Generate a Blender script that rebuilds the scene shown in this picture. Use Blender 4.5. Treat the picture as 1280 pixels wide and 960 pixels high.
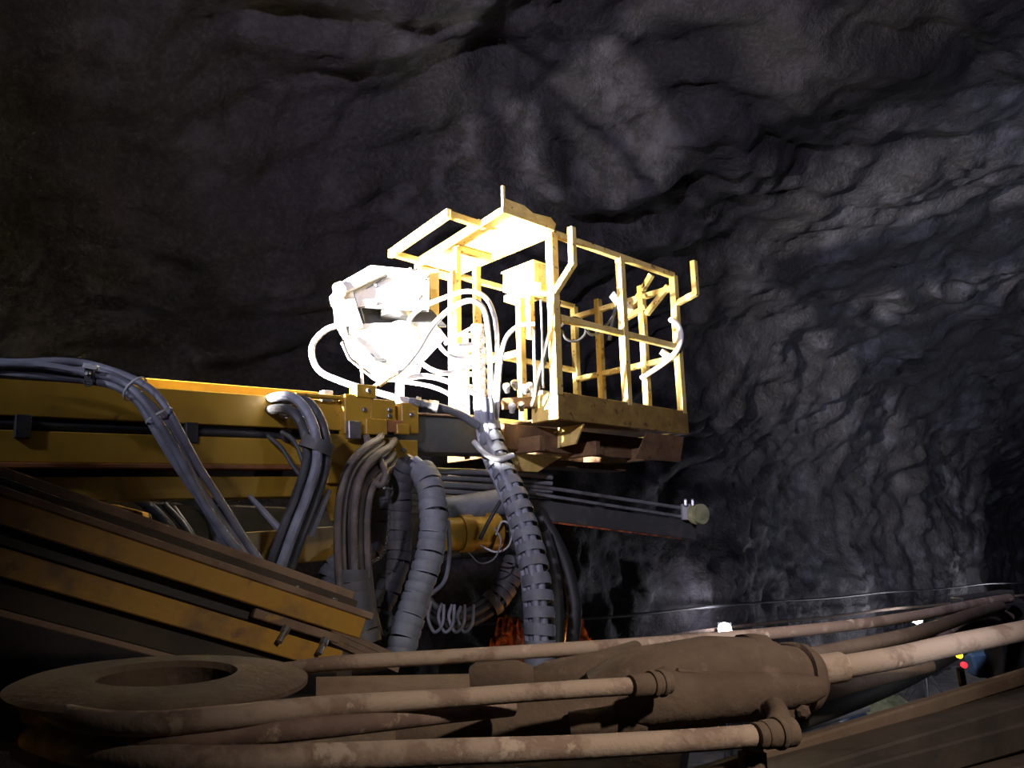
import bpy, bmesh, math, random
from mathutils import Vector, Matrix, noise
random.seed(7)
for o in list(bpy.data.objects): bpy.data.objects.remove(o)
scene = bpy.context.scene
COL = scene.collection

# ------------------------------------------------------------------ camera
F = 960.0; PITCH = math.atan(210/960); CP, SP = math.cos(PITCH), math.sin(PITCH); H = 3.0
cam = bpy.data.cameras.new('camera'); cam.sensor_width = 36; cam.lens = 27.0; cam.clip_start = .05; cam.clip_end = 200
co = bpy.data.objects.new('camera', cam); COL.objects.link(co)
co.location = (0, 0, H); co.rotation_euler = (math.pi/2 + PITCH, 0, 0)
scene.camera = co
def P(px, py, D):
    x = (px-640)/F; y = (480-py)/F
    return Vector((x*D, (CP-y*SP)*D, (SP+y*CP)*D + H))

# ------------------------------------------------------------------ world, lights, exposure
w = bpy.data.worlds.new('world'); scene.world = w; w.use_nodes = True
w.node_tree.nodes['Background'].inputs[0].default_value = (.55, .55, .75, 1)
w.node_tree.nodes['Background'].inputs[1].default_value = .004
vs = scene.view_settings
vs.view_transform = 'Standard'; vs.look = 'None'; vs.gamma = 1; vs.use_curve_mapping = False; vs.exposure = 0.0
def spot(name, loc, aim, W, col, deg, blend, r):
    l = bpy.data.lights.new(name, 'SPOT'); l.energy = W; l.color = col; l.spot_size = math.radians(deg); l.spot_blend = blend; l.shadow_soft_size = r
    o = bpy.data.objects.new(name, l); COL.objects.link(o); o.location = loc
    o.rotation_euler = (Vector(aim)-Vector(loc)).to_track_quat('-Z', 'Y').to_euler(); return o
def point(name, loc, W, col, r):
    l = bpy.data.lights.new(name, 'POINT'); l.energy = W; l.color = col; l.shadow_soft_size = r
    o = bpy.data.objects.new(name, l); COL.objects.link(o); o.location = loc; return o
UX, UY = .735/math.hypot(.735, .678), .678/math.hypot(.735, .678)                 # the tunnel and boom run along this direction
def rig(u, v, z): return P(697, 524, 5.06)+Vector((UX*u-UY*v, UY*u+UX*v, z))
spot('boom_floodlight', rig(-4.2, .60, .28), rig(0, .40, .62), 16000, (1, .96, .90), 38, .9, .05)
spot('canopy_fill', P(478, 548, 5.02), P(650, 365, 5.4), 750, (1, .97, .90), 105, .8, .04)  # added unseen spot to whiten the canopy underside and far posts
spot('canopy_floodlight', (-3.3, 1.2, 4.9), P(140, 470, 3.1), 90, (.72, .78, 1), 40, .7, .06)
spot('roof_fill', (-1.5, -1.0, 5.0), (3.2, 6.0, 8.2), 1500, (.83, .77, 1), 115, 1, .12)  # added fill for the ceiling rock, cone set to miss the boom
spot('side_fill', (5.0, -1.0, 3.4), (16, 17, 5.5), 5800, (.68, .77, 1), 84, 1, .10)  # added unseen fill for the dim right-hand wall
spot('deck_lamp', (1.3, .1, 4.1), P(890, 850, 1.6), 135, (1, .84, .68), 62, 1, .05)
spot('lower_fill', (1.6, .9, 3.1), P(540, 690, 4.1), 48, (.88, .90, 1), 42, .9, .06)  # added unseen fill to brighten the sleeved hoses

# ------------------------------------------------------------------ materials
def mat(name, c1, c2=None, scale=6, lo=.45, hi=.6, rough=.6, metal=0, bump=0, bscale=60, c3=None, scale3=20, lo3=.58, hi3=.66, stretch=None):
    m = bpy.data.materials.new(name); m.use_nodes = True; N = m.node_tree.nodes; L = m.node_tree.links
    b = N['Principled BSDF']; b.inputs['Roughness'].default_value = rough; b.inputs['Metallic'].default_value = metal
    tc = N.new('ShaderNodeTexCoord'); vec = tc.outputs['Object']
    if stretch:
        mp = N.new('ShaderNodeMapping'); mp.inputs['Scale'].default_value = stretch; L.new(vec, mp.inputs[0]); vec = mp.outputs[0]
    cur = None
    def layer(prev, c, sc, l, h):
        n = N.new('ShaderNodeTexNoise'); n.inputs['Scale'].default_value = sc; n.inputs['Detail'].default_value = 6; n.inputs['Roughness'].default_value = .62; L.new(vec, n.inputs['Vector'])
        r = N.new('ShaderNodeMapRange'); r.inputs[1].default_value = l; r.inputs[2].default_value = h; L.new(n.outputs[0], r.inputs[0])
        x = N.new('ShaderNodeMix'); x.data_type = 'RGBA'; L.new(r.outputs[0], x.inputs[0])
        if isinstance(prev, tuple): x.inputs[6].default_value = (*prev, 1)
        else: L.new(prev, x.inputs[6])
        x.inputs[7].default_value = (*c, 1); return x.outputs[2]
    cur = c1
    if c2: cur = layer(cur, c2, scale, lo, hi)
    if c3: cur = layer(cur, c3, scale3, lo3, hi3)
    if isinstance(cur, tuple): b.inputs['Base Color'].default_value = (*cur, 1)
    else: L.new(cur, b.inputs['Base Color'])
    if bump:
        n = N.new('ShaderNodeTexNoise'); n.inputs['Scale'].default_value = bscale; n.inputs['Detail'].default_value = 5; L.new(vec, n.inputs['Vector'])
        bp = N.new('ShaderNodeBump'); bp.inputs['Strength'].default_value = bump; bp.inputs['Distance'].default_value = .01; L.new(n.outputs[0], bp.inputs['Height']); L.new(bp.outputs[0], b.inputs['Normal'])
    return m
def emis(name, c, s):
    m = bpy.data.materials.new(name); m.use_nodes = True; b = m.node_tree.nodes['Principled BSDF']
    b.inputs['Base Color'].default_value = (*c, 1); b.inputs['Emission Color'].default_value = (*c, 1); b.inputs['Emission Strength'].default_value = s; return m
M = {}
M['basket'] = mat('basket_paint', (.80, .60, .20), (.66, .45, .12), 7, .45, .62, .5, 0, .15, 80, (.16, .075, .03), 16, .60, .66)
M['plate'] = mat('lit_canopy_paint', (.82, .66, .30), (.70, .47, .13), 9, .5, .62, .5, 0, .15, 80, (.30, .15, .05), 30, .62, .68)  # basket yellow lightened to stand in for floodlight on the canopy
M['rust'] = mat('rusty_frame', (.14, .075, .035), (.22, .13, .05), 6, .45, .65, .75, 0, .3, 60, (.10, .05, .025), 14, .55, .65)
M['boom'] = mat('boom_paint', (.44, .26, .025), (.33, .185, .02), 3, .42, .65, .42, 0, .06, 50, (.17, .08, .03), 11, .66, .72)
M['boomdark'] = mat('boom_grime', (.33, .12, .04), (.20, .09, .03), 5, .4, .6, .6, 0, .1)
M['feed'] = mat('feed_paint', (.42, .23, .03), (.20, .115, .05), 5, .5, .66, .55, 0, .15, 50, (.14, .075, .04), 12, .62, .70)
M['dustfeed'] = mat('dusty_steel', (.26, .18, .13), (.17, .11, .08), 6, .42, .62, .85, 0, .2, 60, (.40, .24, .07), 10, .62, .7)
M['beam'] = mat('shaded_beam', (.34, .22, .05), (.20, .12, .035), 5, .42, .62, .6, 0, .2, 60, (.09, .045, .02), 14, .58, .66)  # basket yellow darkened for the beam's shaded side, plus rust mottling
M['dust'] = mat('brown_dust', (.15, .105, .075), (.11, .073, .053), 7, .42, .62, .92, 0, .25, 70, (.19, .13, .10), 22, .58, .7)
M['dusthose'] = mat('dusty_hose', (.42, .32, .255), (.26, .18, .14), 7, .47, .55, .9, 0, .2, 90, (.52, .41, .33), 14, .6, .66)
M['dirtyhose'] = mat('caked_hose', (.27, .185, .15), (.17, .11, .09), 8, .45, .58, .85, 0, .25, 60, (.36, .26, .2), 18, .6, .66)
M['hose'] = mat('grey_hose', (.26, .27, .33), (.17, .175, .21), 9, .42, .62, .48, 0, .08, 120)
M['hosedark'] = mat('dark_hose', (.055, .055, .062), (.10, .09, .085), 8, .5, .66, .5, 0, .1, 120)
M['hosebrown'] = mat('brown_hose', (.10, .085, .08), (.16, .125, .105), 8, .45, .6, .6, 0, .1, 100)
M['hosewhite'] = mat('pale_hose', (.55, .55, .56), (.42, .41, .40), 9, .5, .65, .5, 0, .05, 100)
M['wrap'] = mat('grey_wrap', (.20, .215, .25), (.15, .155, .17), 10, .42, .62, .55, 0, .1, 90, (.24, .20, .16), 6, .58, .7)
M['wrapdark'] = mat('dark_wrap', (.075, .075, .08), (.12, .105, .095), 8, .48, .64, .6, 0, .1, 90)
M['white'] = mat('white_enamel', (.80, .80, .78), (.66, .64, .60), 8, .52, .66, .45, 0, .05, 60, (.35, .27, .16), 22, .66, .7)
M['steel'] = mat('worn_steel', (.42, .42, .43), (.26, .25, .25), 10, .45, .6, .35, .85, .05)
M['dsteel'] = mat('dark_steel', (.075, .078, .08), (.12, .11, .1), 8, .48, .62, .5, .3, .08)
M['rod'] = mat('drill_rod', (.22, .23, .24), (.13, .13, .13), 8, .45, .6, .5, .3, .1)
M['shaderail'] = mat('shaded_rail', (.085, .058, .04), (.05, .036, .027), 6, .45, .6, .9, 0, .2)  # dust brown darkened to carry the casting's shadow
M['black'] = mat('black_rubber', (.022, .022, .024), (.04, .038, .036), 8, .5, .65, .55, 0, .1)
M['blackbody'] = mat('grimy_shaded_body', (.06, .045, .035), (.035, .028, .024), 4, .45, .6, .8, 0, .2)  # grimy body colour, also standing in for shadow on the lower rails
M['brass'] = mat('brass_fitting', (.45, .40, .33), (.32, .25, .18), 14, .45, .6, .4, .7, .05)
M['orange'] = mat('orange_mottle', (.50, .12, .03), (.08, .03, .015), 14, .42, .58, .6, 0, .3, 40)
M['blue'] = mat('blue_plastic', (.10, .22, .36), (.08, .15, .24), 6, .45, .6, .5)
M['tarp'] = mat('pale_green_tarp', (.46, .47, .25), (.30, .30, .16), 9, .45, .6, .7, 0, .2, 30)
M['palegrey'] = mat('pale_grey', (.45, .46, .48), (.35, .35, .36), 9, .45, .6, .6)
M['lamp'] = emis('lamp_glow', (.93, .92, 1), 40)
M['yled'] = emis('amber_glow', (1, .72, .02), 3)
M['rled'] = emis('red_glow', (1, .04, .06), 1.2)

# ------------------------------------------------------------------ mesh helpers
ORG = {}
class MB:
    def __init__(s): s.v = []; s.f = []
    def add(s, vs, fs):
        n = len(s.v); s.v += [Vector(q) for q in vs]; s.f += [tuple(i+n for i in f) for f in fs]; return s
    def box(s, c, ax, ay, az):
        c = Vector(c); vs = [c+ax*i+ay*j+az*k for i in (-1, 1) for j in (-1, 1) for k in (-1, 1)]
        return s.add(vs, [(0, 1, 3, 2), (4, 6, 7, 5), (0, 4, 5, 1), (2, 3, 7, 6), (0, 2, 6, 4), (1, 5, 7, 3)])
    def bar(s, p0, p1, wd, ht, up=(0, 0, 1), ext=0):
        p0 = Vector(p0); p1 = Vector(p1); d = p1-p0; L = d.length; d = d.normalized(); up = Vector(up)
        sd = d.cross(up)
        if sd.length < 1e-4: sd = d.cross(Vector((1, 0, 0)))
        sd.normalize(); u2 = sd.cross(d)
        return s.box((p0+p1)/2, d*(L/2+ext), sd*wd/2, u2*ht/2)
    def tube(s, path, r, n=10, caps=True):
        fr = frames(path); base = len(s.v); m = len(path)
        for i, (p, t, a, b) in enumerate(fr):
            rr = r[i] if isinstance(r, (list, tuple)) else r
            for k in range(n):
                an = 2*math.pi*k/n; s.v.append(p + a*math.cos(an)*rr + b*math.sin(an)*rr)
        for i in range(m-1):
            for k in range(n):
                k2 = (k+1) % n
                s.f.append((base+i*n+k, base+i*n+k2, base+(i+1)*n+k2, base+(i+1)*n+k))
        if caps:
            s.f.append(tuple(base+k for k in range(n))[::-1]); s.f.append(tuple(base+(m-1)*n+k for k in range(n)))
        return s
    def prism(s, pts, vec):
        pts = [Vector(q) for q in pts]; n = len(pts); vec = Vector(vec)
        return s.add(pts+[q+vec for q in pts], [tuple(range(n))[::-1], tuple(range(n, 2*n))]+[(i, (i+1) % n, n+(i+1) % n, n+i) for i in range(n)])
    def lathe(s, o, ax, prof, n=20, closed=False):
        ax = Vector(ax).normalized(); a = ax.orthogonal().normalized(); b = ax.cross(a); base = len(s.v); o = Vector(o); m = len(prof)
        for (r, h) in prof:
            for k in range(n):
                an = 2*math.pi*k/n; s.v.append(o+ax*h+(a*math.cos(an)+b*math.sin(an))*r)
        for i in range(m if closed else m-1):
            i2 = (i+1) % m
            for k in range(n):
                k2 = (k+1) % n; s.f.append((base+i*n+k, base+i*n+k2, base+i2*n+k2, base+i2*n+k))
        if not closed:
            s.f.append(tuple(base+k for k in range(n))[::-1]); s.f.append(tuple(base+(m-1)*n+k for k in range(n)))
        return s
    def bolt(s, c, ax, r=.012, h=.012):
        return s.lathe(c, ax, [(r, 0), (r, h*.8), (r*.75, h)], 6)
    def build(s, name, m, parent=None, smooth=False, bevel=0, label=None, cat=None, group=None, kind=None):
        if parent is not None: org = ORG[parent.name_full]
        else:
            mn = [min(q[i] for q in s.v) for i in range(3)]; mx = [max(q[i] for q in s.v) for i in range(3)]
            org = Vector(((mn[0]+mx[0])/2, (mn[1]+mx[1])/2, mn[2]))
        me = bpy.data.meshes.new(name); me.from_pydata([tuple(q-org) for q in s.v], [], s.f); me.update()
        bm = bmesh.new(); bm.from_mesh(me); bmesh.ops.recalc_face_normals(bm, faces=bm.faces); bm.to_mesh(me); bm.free()
        if smooth:
            for p in me.polygons: p.use_smooth = True
            me.set_sharp_from_angle(angle=math.radians(40))
        me.materials.append(M[m] if isinstance(m, str) else m)
        o = bpy.data.objects.new(name, me); COL.objects.link(o)
        if parent is not None: o.parent = parent
        else: o.location = org
        ORG[o.name_full] = org
        if bevel:
            md = o.modifiers.new('bevel', 'BEVEL'); md.width = bevel; md.segments = 1; md.limit_method = 'ANGLE'
        tag(o, label, cat, group, kind); return o
def tag(o, label=None, cat=None, group=None, kind=None):
    if label: o['label'] = label
    if cat: o['category'] = cat
    if group: o['group'] = group
    if kind: o['kind'] = kind
def thing(name, label, cat, loc, group=None):
    o = bpy.data.objects.new(name, None); COL.objects.link(o); o.location = loc; o.empty_display_size = .1; ORG[o.name_full] = Vector(loc)
    tag(o, label, cat, group); return o
def frames(path):
    out = []; m = len(path); a = None
    for i in range(m):
        t = (path[min(i+1, m-1)]-path[max(i-1, 0)])
        t = t.normalized() if t.length > 1e-9 else Vector((0, 0, 1))
        if a is None: a = t.orthogonal().normalized()
        else:
            a = a - t*a.dot(t); a = a.normalized() if a.length > 1e-6 else t.orthogonal().normalized()
        out.append((path[i], t, a, t.cross(a)))
    return out
def spline(pts, n=7):
    pts = [Vector(q) for q in pts]
    if len(pts) == 2: return [pts[0].lerp(pts[1], i/6) for i in range(7)]
    q = [pts[0]*2-pts[1]]+pts+[pts[-1]*2-pts[-2]]; out = []
    for i in range(1, len(q)-2):
        p0, p1, p2, p3 = q[i-1:i+3]
        for k in range(n):
            t = k/n
            out.append(.5*((2*p1)+(p2-p0)*t+(2*p0-5*p1+4*p2-p3)*t*t+(3*p1-p0-3*p2+p3)*t**3))
    out.append(pts[-1]); return out
def px(*tr): return [P(*t) for t in tr]
def resample(path, step):
    out = [path[0]]; acc = 0
    for i in range(1, len(path)):
        a, b = path[i-1], path[i]; L = (b-a).length
        while acc+L >= step:
            t = (step-acc)/L; a = a.lerp(b, t); out.append(a); L = (b-a).length; acc = 0
        acc += L
    return out
def hose(pts, r, m, parent=None, name='hose', n=10, **k):
    return MB().tube(spline(pts), r, n).build(name, m, parent, smooth=True, **k)
def offs(path, oa, ob, wob=0, seed=0):
    fr = frames(path); out = []
    for i, (p, t, a, b) in enumerate(fr):
        wv = wob*math.sin(i*.35+seed*2.1) if wob else 0; wu = wob*math.cos(i*.27+seed*1.3) if wob else 0
        out.append(p+a*(oa+wv)+b*(ob+wu))
    return out
def ring(p, t, r, wd, m, parent, name='wrap_band', n=14, thick=.004, flare=0):
    return MB().lathe(p-t*wd/2, t, [(r-thick, 0), (r-flare, 0), (r+flare*.3, wd*.5), (r, wd), (r-thick, wd)], n, closed=True).build(name, m, parent, smooth=True)

# ------------------------------------------------------------------ tunnel rock
T = Vector((.743, .669, 0)); NW = Vector((-.669, .743, 0)); WALL = 7.7
prof = []                                                        # (w, z, nw, nz, arc) across the tunnel: floor of far wall, up and over
arc = 0; q0 = None
def addp(wv, z, nw, nz):
    global arc, q0
    if q0: arc += math.hypot(wv-q0[0], z-q0[1])
    q0 = (wv, z); prof.append((wv, z, nw, nz, arc))
for i in range(75): addp(WALL+.3-.3*min(1, i/40), -.4+4.4*i/75, 1, 0)
nwall = len(prof)
cw, hw, hh = 1.0, 6.7, 4.4
for i in range(241):
    th = math.pi*i/240*.97; c_, s_ = math.cos(th), math.sin(th)
    nl = math.hypot(c_/hw, s_/hh); addp(cw+hw*c_, 4.0+hh*s_, c_/hw/nl, s_/hh/nl)
S = []; s = -7.0
while s < 42: S.append(s); s += .05+max(0, s-3)*.0045
def rock_disp(s, a, wv):
    v = Vector((s*.30, a*.30, 3.1)); d = .50*noise.noise(v)
    # bedding that runs obliquely over the crown
    k = min(1, max(0, (a-3.6)/1.6)); q = a*.90-s*.44; rr = s*.90+a*.44
    wp = noise.noise(Vector((s*.5, a*.5, 8)))*1.2
    st = noise.noise(Vector((rr*.22+wp*.3, q*.95+wp, 1.7))); st2 = noise.noise(Vector((rr*.5, q*2.1+wp, 5.7)))
    d += k*(.22*(1-2*abs(st))-.11+.13*(1-2*abs(st2)))
    # vertical flutes on the standing wall
    fl = noise.noise(Vector((s*1.5+wp*.8, a*.28, 9.2))); fl2 = noise.noise(Vector((s*3.6+wp, a*.6, 2.2)))
    d += (1-k)*(.20*fl+.08*(1-2*abs(fl2)))
    st3 = noise.noise(Vector((rr*.9+wp*.5, q*4.2+wp*1.5, 3.3))); d += k*(.055*(1-2*abs(st3)))
    lump = noise.noise(Vector((s*1.1+wp, a*1.1, 21))); d -= .10*abs(lump)
    d += .13*noise.noise(Vector((s*1.25, a*1.25, 6)))+.08*noise.noise(Vector((s*2.8, a*2.8, 1)))+.045*noise.noise(Vector((s*6, a*6, 4)))+.02*noise.noise(Vector((s*14, a*14, 4)))
    # scalloped overbreak pockets
    cell = noise.noise(Vector((s*.75+3, a*.95+5, 12)))
    d += .28*max(0, cell-.28)
    return d
verts = []
for s in S:
    rec = 2.6/(1+math.exp(-(s-28)*1.2))
    for (wv, z, nw, nz, a) in prof:
        d = rock_disp(s, a, wv); r2 = rec*max(0, nw)
        verts.append(T*s + NW*(wv+nw*(d+r2)) + Vector((0, 0, z+nz*d)))
np_ = len(prof)
def rockmat():
    m = bpy.data.materials.new('rock'); m.use_nodes = True; N = m.node_tree.nodes; L = m.node_tree.links; b = N['Principled BSDF']
    g = N.new('ShaderNodeNewGeometry')
    def nz(sc, det, ro=.6, vec=None):
        n = N.new('ShaderNodeTexNoise'); n.inputs['Scale'].default_value = sc; n.inputs['Detail'].default_value = det; n.inputs['Roughness'].default_value = ro
        L.new(vec or g.outputs['Position'], n.inputs['Vector']); return n.outputs[0]
    def mr(x, a, b_, c=0, d=1):
        r = N.new('ShaderNodeMapRange'); r.inputs[1].default_value = a; r.inputs[2].default_value = b_; r.inputs[3].default_value = c; r.inputs[4].default_value = d; L.new(x, r.inputs[0]); return r.outputs[0]
    def mix(f, a, c):
        x = N.new('ShaderNodeMix'); x.data_type = 'RGBA'; L.new(f, x.inputs[0])
        for s_, q in ((6, a), (7, c)):
            if isinstance(q, tuple): x.inputs[s_].default_value = (*q, 1)
            else: L.new(q, x.inputs[s_])
        return x.outputs[2]
    c = mix(mr(nz(.8, 5), .40, .62), (.036, .033, .039), (.020, .017, .017))
    c = mix(mr(nz(1.5, 8, .7), .50, .64), c, (.095, .088, .108))
    c = mix(mr(nz(.33, 3, .5), .45, .66), c, (.030, .026, .026))
    mp = N.new('ShaderNodeMapping'); mp.inputs['Rotation'].default_value = (0, 0, -.83); mp.inputs['Scale'].default_value = (.7, 1, 1.4); L.new(g.outputs['Position'], mp.inputs[0])
    c = mix(mr(nz(.55, 4, .5, mp.outputs[0]), .655, .685), c, (.008, .007, .007))
    c = mix(mr(nz(1.3, 3, .5, mp.outputs[0]), .685, .71), c, (.007, .006, .006))
    c = mix(mr(nz(22, 3), .45, .75, 0, .5), c, (.085, .08, .092))
    L.new(c, b.inputs['Base Color'])
    L.new(mr(nz(2.2, 4), .4, .65, .55, .85), b.inputs['Roughness'])
    bp = N.new('ShaderNodeBump'); bp.inputs['Strength'].default_value = .8; bp.inputs['Distance'].default_value = .07; L.new(nz(9, 8, .68), bp.inputs['Height']); L.new(bp.outputs[0], b.inputs['Normal'])
    return m
ROCK = rockmat()
def rockmesh(name, j0, j1):
    me = bpy.data.meshes.new(name); nj = j1-j0+1
    vv = [verts[i*np_+j] for i in range(len(S)) for j in range(j0, j1+1)]
    ff = [(i*nj+j, (i+1)*nj+j, (i+1)*nj+j+1, i*nj+j+1) for i in range(len(S)-1) for j in range(nj-1)]
    me.from_pydata(vv, [], ff); me.update(); me.materials.append(ROCK)
    for p in me.polygons: p.use_smooth = True
    o = bpy.data.objects.new(name, me); COL.objects.link(o); return o
wl = rockmesh('wall_left', 0, nwall); tag(wl, 'fluted grey rock wall of the tunnel with vertical streaks', 'wall', kind='structure')
ce = rockmesh('ceiling', nwall, np_-1); tag(ce, 'dark rough shotcreted rock vault of the tunnel above the basket', 'ceiling', kind='structure')
# gravel floor
fm = mat('gravel', (.17, .155, .145), (.10, .09, .085), 3, .42, .6, .9, 0, .8, 25)
me = bpy.data.meshes.new('floor'); vv = []; ff = []; nx, ny = 90, 50
for i in range(nx+1):
    for j in range(ny+1):
        s_ = -6+48*i/nx; w_ = -6+17.5*j/ny; p = T*s_+NW*w_
        vv.append((p.x, p.y, .10*noise.noise(Vector((s_*.5, w_*.5, 0)))+.05*noise.noise(Vector((s_*2, w_*2, 0)))))
for i in range(nx):
    for j in range(ny): a = i*(ny+1)+j; ff.append((a, a+1, a+ny+2, a+ny+1))
me.from_pydata(vv, [], ff); me.materials.append(fm); fo = bpy.data.objects.new('floor', me); COL.objects.link(fo); tag(fo, 'grey gravel tunnel floor seen between the hoses', 'floor', kind='structure')

# ------------------------------------------------------------------ basket
U = Vector((.735, .678, 0)).normalized(); V = Vector((-U.y, U.x, 0)); Z = Vector((0, 0, 1))
A0 = P(697, 524, 5.06)
RT = Matrix.Rotation(math.radians(-1.8), 3, V)
def B(u, v, z): return A0 + RT @ (U*u+V*v+Z*z)
bk = thing('work_basket', 'yellow railed steel work basket on the boom end, blown out white by the floodlight', 'basket', B(.7, .55, -.3))
def bb(name, *bars, m='basket', bev=.004, parent=None, label=None):
    mb = MB()
    for (p0, p1, wd, ht) in bars:
        d = (Vector(p1)-Vector(p0)); up = RT@V if abs(d.normalized().dot(Z)) > .8 else Z
        mb.bar(B(*p0), B(*p1), wd, ht, up)
    return mb.build(name, m, parent or bk, bevel=bev, label=label)
Lb, Wb, Hb = 1.42, 1.10, 1.30
for u, v in ((0, 0), (.74, 0), (Lb, 0), (0, Wb), (.74, Wb), (Lb, Wb), (Lb, .33), (Lb, .81)):
    bb('post', ((u, v, .16), (u, v, Hb), .065 if u == 0 and v == 0 else .055, .065 if u == 0 and v == 0 else .055))
for v, zz in ((0, Hb), (0, .70), (Wb, Hb), (Wb, .70)): bb('rail', ((0, v, zz), (Lb, v, zz), .045, .045))
for u, zz in ((0, Hb), (Lb, Hb-.1), (Lb, .62)): bb('rail', ((u, 0, zz), (u, Wb, zz), .045, .045))
bb('rail', ((0, .33, .52), (0, Wb, .52), .04, .04))
bb('post', ((0, .80, .16), (0, .80, Hb), .05, .05)); bb('post', ((0, .33, .16), (0, .33, 1.02), .05, .05))
bb('floor_beam', ((-.02, 0, .09), (Lb+.04, 0, .09), .05, .185), m='beam', label='side beam of the basket floor, yellow darkened for shade')
bb('floor_beam', ((-.02, Wb, .09), (Lb+.04, Wb, .09), .05, .185))
bb('floor_beam', ((0, .02, .09), (0, .22, .09), .05, .185)); bb('floor_beam', ((Lb, .02, .09), (Lb, Wb, .09), .05, .185))
bb('floor_beam', ((0, .60, .06), (0, Wb, .06), .05, .12))
MB().prism([B(.02, .02, .02), B(Lb, .02, .02), B(Lb, Wb, .02), B(.02, Wb, .02)], RT@Z*.012).build('floor_plate', 'rust', bk)
# under-frame
for v in (.28, .78): bb('under_beam', ((-.25, v, -.10), (Lb-.18, v, -.10), .06, .17), m='rust')
for u in (-.1, .45, 1.1): bb('cross_member', ((u, .05, -.16), (u, 1.02, -.16), .05, .10), m='rust')
bb('under_beam', ((.05, .52, -.24), (1.2, .52, -.24), .22, .05), m='rust')
MB().prism([B(.25, .0, -.01), B(.25, .24, -.01), B(.25, .25, -.15), B(.25, .08, -.14)], RT@U*.015).build('gusset', 'basket', bk)
MB().prism([B(-.2, .3, -.2), B(.35, .3, -.2), B(.1, .3, -.32), B(-.12, .3, -.32)], RT@V*.015).build('gusset', 'basket', bk)
MB().prism([B(.95, .0, -.02), B(1.42, .0, -.02), B(1.35, .0, -.22), B(.8, .0, -.22)], RT@V*.012).build('gusset', 'rust', bk)
# canopy plate and its outrigger frame
MB().prism([B(-.48, -.05, Hb+.02), B(-.02, -.05, Hb+.02), B(.02, 1.18, Hb+.02), B(-.30, 1.18, Hb+.02)], RT@Z*.012).build('canopy_plate', 'plate', bk, bevel=.003)
MB().prism([B(-.48, -.05, Hb), B(-.02, -.05, Hb), B(.0, -.05, Hb+.05), B(-.05, -.05, Hb+.085), B(-.22, -.05, Hb+.07), B(-.30, -.05, Hb+.10), B(-.48, -.05, Hb+.10)], RT@V*.012).build('canopy_lip', 'basket', bk)
bb('canopy_lip', ((-.49, -.05, Hb+.02), (-.305, 1.18, Hb+.02), .012, .05))
bb('stub_bar', ((-.48, -.04, Hb), (-.48, -.04, Hb+.19), .025, .02))
for bx_ in (((-.72, .22, Hb+.02), (-.60, 1.08, Hb+.02), .04, .065), ((-.715, .24, Hb+.02), (-.40, .24, Hb+.02), .045, .045), ((-.60, 1.06, Hb+.02), (-.30, 1.06, Hb+.02), .045, .045), ((-.45, .22, Hb+.03), (-.335, 1.1, Hb+.03), .04, .045)):
    bb('canopy_frame', bx_)
bb('canopy_post', ((-.28, 1.12, .62), (-.28, 1.12, Hb), .055, .055)); bb('canopy_post', ((-.34, .62, .55), (-.34, .62, Hb), .045, .045))
bb('canopy_rib', ((-.28, 1.12, Hb-.02), (0, 1.12, Hb-.02), .05, .05)); bb('canopy_rib', ((-.34, .62, Hb-.01), (0, .62, Hb-.01), .045, .045))
# bent hook brackets on the posts
def hook(pts, name='hook_bracket', wd=.045, ht=.045):
    mb = MB()
    for i in range(len(pts)-1): mb.bar(B(*pts[i]), B(*pts[i+1]), wd, ht, RT@U, ext=.012)
    mb.build(name, 'basket', bk, bevel=.004)
hook([(0, -.01, .86), (0, -.19, 1.02), (0, -.19, 1.27)])
hook([(Lb, -.01, 1.06), (Lb, -.20, 1.10), (Lb, -.20, 1.36)])
hook([(Lb, .45, 1.12), (Lb, .22, 1.36)]); hook([(Lb, .28, 1.05), (Lb, .06, 1.22)]); hook([(Lb, .55, 1.05), (Lb, .30, 1.10)])
gh = MB().tube(spline([B(Lb-.05, .34, .50), B(Lb-.05, .12, .58), B(Lb-.05, -.02, .66), B(Lb-.05, -.07, .76), B(Lb-.05, -.05, .86), B(Lb-.05, .02, .93)]), .022).build('grab_handle', 'white', bk, smooth=True)
bb('handle_clamp', ((Lb-.05, .05, .62), (Lb-.05, .12, .68), .05, .05), m='white', parent=gh)
# control box under the canopy, valve column, pedal
cbx = bb('control_box', ((.02, .10, 1.03), (.02, .42, 1.03), .20, .14), m='plate'); bb('box_lid', ((.02, .09, 1.105), (.02, .43, 1.105), .22, .015), m='plate', parent=cbx)
bb('box_shelf', ((.04, .08, .93), (.04, .46, .93), .16, .05)); bb('box_shelf', ((.02, .25, .60), (.02, .25, .93), .05, .05))
pdb = bb('pedal_box', ((.55, .62, .30), (.55, .80, .30), .12, .09), m='white'); bb('pedal_lever', ((.55, .72, .35), (.55, .72, .56), .025, .025), m='white', parent=pdb); bb('pedal_post', ((.55, .72, .03), (.55, .72, .30), .03, .03))
bb('cable_duct', ((.30, .55, .18), (.42, .35, .98), .035, .035), m='hosedark')
bb('diagonal_brace', ((Lb, .70, .9), (Lb, .58, 1.28), .03, .03), m='hosedark')
bb('seat_box', ((Lb-.08, .42, 1.08), (Lb-.08, .55, 1.26), .10, .07), m='white')

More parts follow.
